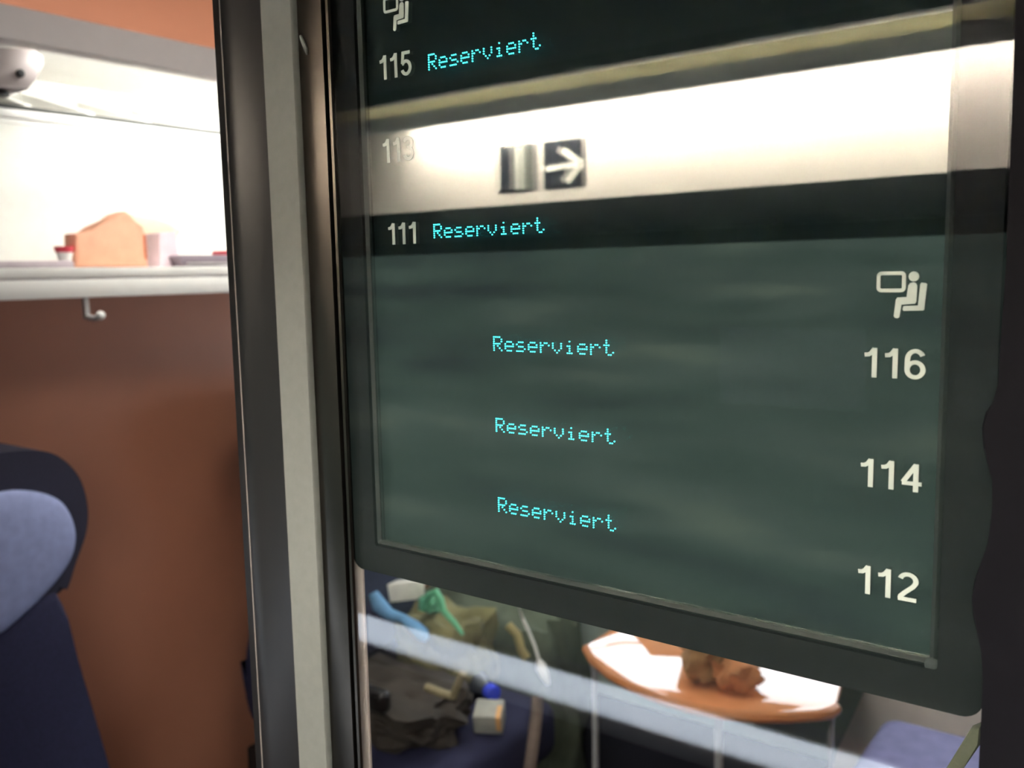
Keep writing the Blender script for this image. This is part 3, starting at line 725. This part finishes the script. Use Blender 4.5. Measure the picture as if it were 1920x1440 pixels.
obj('coat_heap', bag_lump((-1.52, 1.38, SEATZ), (0.115, 0.10, 0.105), 5.2, 0.22), OLV, ol)
df = thing('duffel_bag', 'grey green duffel bag standing between the olive coat and the orange table', 'bag', (-1.55, 1.70, 0.0))
obj('duffel_body', bag_lump((-1.62, 1.70, 0.0008), (0.29, 0.135, 0.33), 6.1, 0.12), GRNG, df)
b = B(); c = atY(970, 1190, 1.545); add_tube(b, [c+Vector((-0.03, 0, 0.02)), c, c+Vector((0.012, 0, -0.04)), c+Vector((0.03, 0, -0.06))], 0.012, 8); obj('tan_handle', b, mat('tan_leather', lin(160, 146, 96), 0.7), df)
# bottle with blue cap lying on the seat
c = Vector((-1.355, 1.345, SEATZ+0.033))
bt = thing('bottle', 'bottle with a bright blue cap lying on the seat beside the grey box', 'bottle', c)
def lay(prof, m, nm):
    b = B(); add_lathe(b, prof, (0, 0, 0), 20)
    bmesh.ops.rotate(b, verts=b.verts, cent=(0, 0, 0), matrix=Vector((0.93, -0.34, 0.02)).to_track_quat('Z', 'Y').to_matrix()); bmesh.ops.translate(b, verts=b.verts, vec=c)
    obj(nm, b, m, bt)
lay([(0.026, -0.075), (0.030, -0.07), (0.030, -0.045), (0.020, -0.02), (0.014, -0.002)], mat('bottle_plastic', lin(80, 86, 94), 0.2, var=0.02), 'bottle_body')
lay([(0.018, -0.002), (0.020, 0.0), (0.020, 0.022), (0.017, 0.025)], mat('blue_cap', lin(52, 74, 224), 0.4), 'cap')
# small grey box
c = Vector((-1.268, 1.235, SEATZ+0.036))
gb = thing('grey_box', 'small grey box with an orange label on the front of the window seat', 'box', c)
def rot_box(center, hx, hy, hz, yaw, bev, tilt=0.25):
    b = B(); add_box(b, (-hx, -hy, -hz), (hx, hy, hz), bev); bmesh.ops.rotate(b, verts=b.verts, cent=(0, 0, 0), matrix=Matrix.Rotation(yaw, 3, 'Z') @ Matrix.Rotation(tilt, 3, 'X')); bmesh.ops.translate(b, verts=b.verts, vec=center); return b
obj('carton', rot_box(c, 0.034, 0.030, 0.026, 0.5, 0.004, 0.3), mat('carton_grey', lin(160, 160, 152), 0.6, var=0.12), gb)
obj('label_strip', rot_box(c+Vector((0.029, 0.0, 0.004)), 0.006, 0.020, 0.020, 0.5, 0.001, 0.3), mat('label_orange', lin(226, 176, 120), 0.6), gb)
# belt hanging over the seat front
b = B(); add_tube(b, [atX(1008, 1306, -1.206), atX(1006, 1340, -1.198), atX(1000, 1390, -1.198), atX(992, 1450, -1.198)], 0.015, 8)
tag(obj('hanging_strap', b, mat('brown_grey_strap', lin(120, 106, 98), 0.8, var=0.15)), 'grey brown strap hanging over the front edge of the window seat', 'strap')
# white paper, green bag, blue scarf on the coat
c = atY(758, 1106, 1.345)
b = rot_box(c, 0.052, 0.012, 0.026, 0.93, 0.002, 0.1); tag(obj('paper_sheet', b, mat('white_paper', lin(250, 248, 238), 0.7)), 'white folded paper lying on top of the olive coat', 'paper')
c = atY(806, 1126, 1.33)
gbag = thing('green_bag', 'small green plastic bag with looped handle on the olive coat', 'bag', c)
obj('bag_body', bag_lump(c-Vector((0, 0, 0.03)), (0.03, 0.025, 0.022), 2.2, 0.4, 3, 0.3), mat('green_plastic', lin(84, 160, 118), 0.4, var=0.15), gbag)
b = B(); add_tube(b, [atY(x, y, 1.30) for x, y in ((794, 1136), (804, 1116), (818, 1110), (826, 1124), (832, 1146), (852, 1168), (868, 1190))], [0.008, 0.009, 0.009, 0.009, 0.008, 0.007, 0.004], 8); obj('handle', b, mat('green_handle', lin(104, 186, 140), 0.4), gbag)
b = B(); add_tube(b, [atY(x, y, 1.235) for x, y in ((700, 1112), (712, 1136), (730, 1152), (756, 1160), (776, 1174), (792, 1190), (800, 1200))], [0.012, 0.020, 0.015, 0.012, 0.016, 0.018, 0.008], 10)
tag(obj('blue_scarf', b, mat('scarf_blue', lin(104, 156, 200), 0.8, var=0.15, scale=30)), 'pale blue scarf trailing down the front of the olive coat', 'scarf')
# white cable with its plug, hanging from the window ledge
cb = thing('charging_cable', 'white cable with a plug hanging left of the orange table', 'cable', atY(1014, 1255, 1.5))
b = B(); add_tube(b, [(-1.26, YB-0.002, 0.93), (-1.25, 1.60, 0.90)] + [atY(x, y, 1.5) for x, y in ((966, 1120), (980, 1160), (992, 1185), (1003, 1212), (1011, 1240))], 0.0042, 8); obj('lead', b, WHITEPL, cb)
b = B(); add_tube(b, [atY(x, y, 1.5) for x, y in ((1010, 1238), (1014, 1250), (1022, 1268), (1028, 1284))], [0.007, 0.015, 0.012, 0.005], 10); obj('plug', b, WHITEPL, cb)
# olive strap hanging behind the glass at the right post
b = B()
sp2 = [((q := atY(x, y, 0.05)).x, q.z) for x, y in ((1822, 1364), (1842, 1356), (1838, 1395), (1800, 1450), (1760, 1500), (1735, 1500), (1775, 1440))]
add_prism(b, sp2, 'y', 0.048, 0.053, 0.0008, 1); tag(obj('curtain_strap', b, mat('olive_strap', lin(86, 88, 70), 0.9, var=0.12, scale=200, bump=0.4)), 'dark olive strap slung from the right post behind the glass', 'strap')

# ------------------------------------------------------------------ unseen compartment lamp, added for general fill
cl = thing('compartment_fill_light', 'added fill light on the ceiling in the middle of the compartment', 'light', (-0.75, 0.9, ZC))
b = B(); add_box(b, (-0.95, 0.45, ZC-0.03), (-0.55, 1.35, ZC-0.0005), 0.006); obj('housing', b, GREYPL, cl)
b = B(); add_box(b, (-0.93, 0.47, ZC-0.036), (-0.57, 1.33, ZC-0.0305)); obj('fill_diffuser', b, emitter('compartment_fill', (1.0, 0.95, 0.88), 8.0), cl)

# ------------------------------------------------------------------ unseen corridor lamp, added to light the print and cove lip
c2 = thing('corridor_fill_light', 'narrow added fill light above the corridor', 'light', (-0.2, -0.42, 2.05))
b = B(); add_box(b, (-0.9, -0.47, 2.03), (0.5, -0.37, 2.0495), 0.004); obj('housing', b, BLACKMAT, c2)
b = B(); add_box(b, (-0.88, -0.455, 2.024), (0.48, -0.385, 2.0295)); obj('fill_diffuser', b, emitter('corridor_fill', (1.0, 0.96, 0.88), 3.5), c2)

bpy.context.view_layer.update()
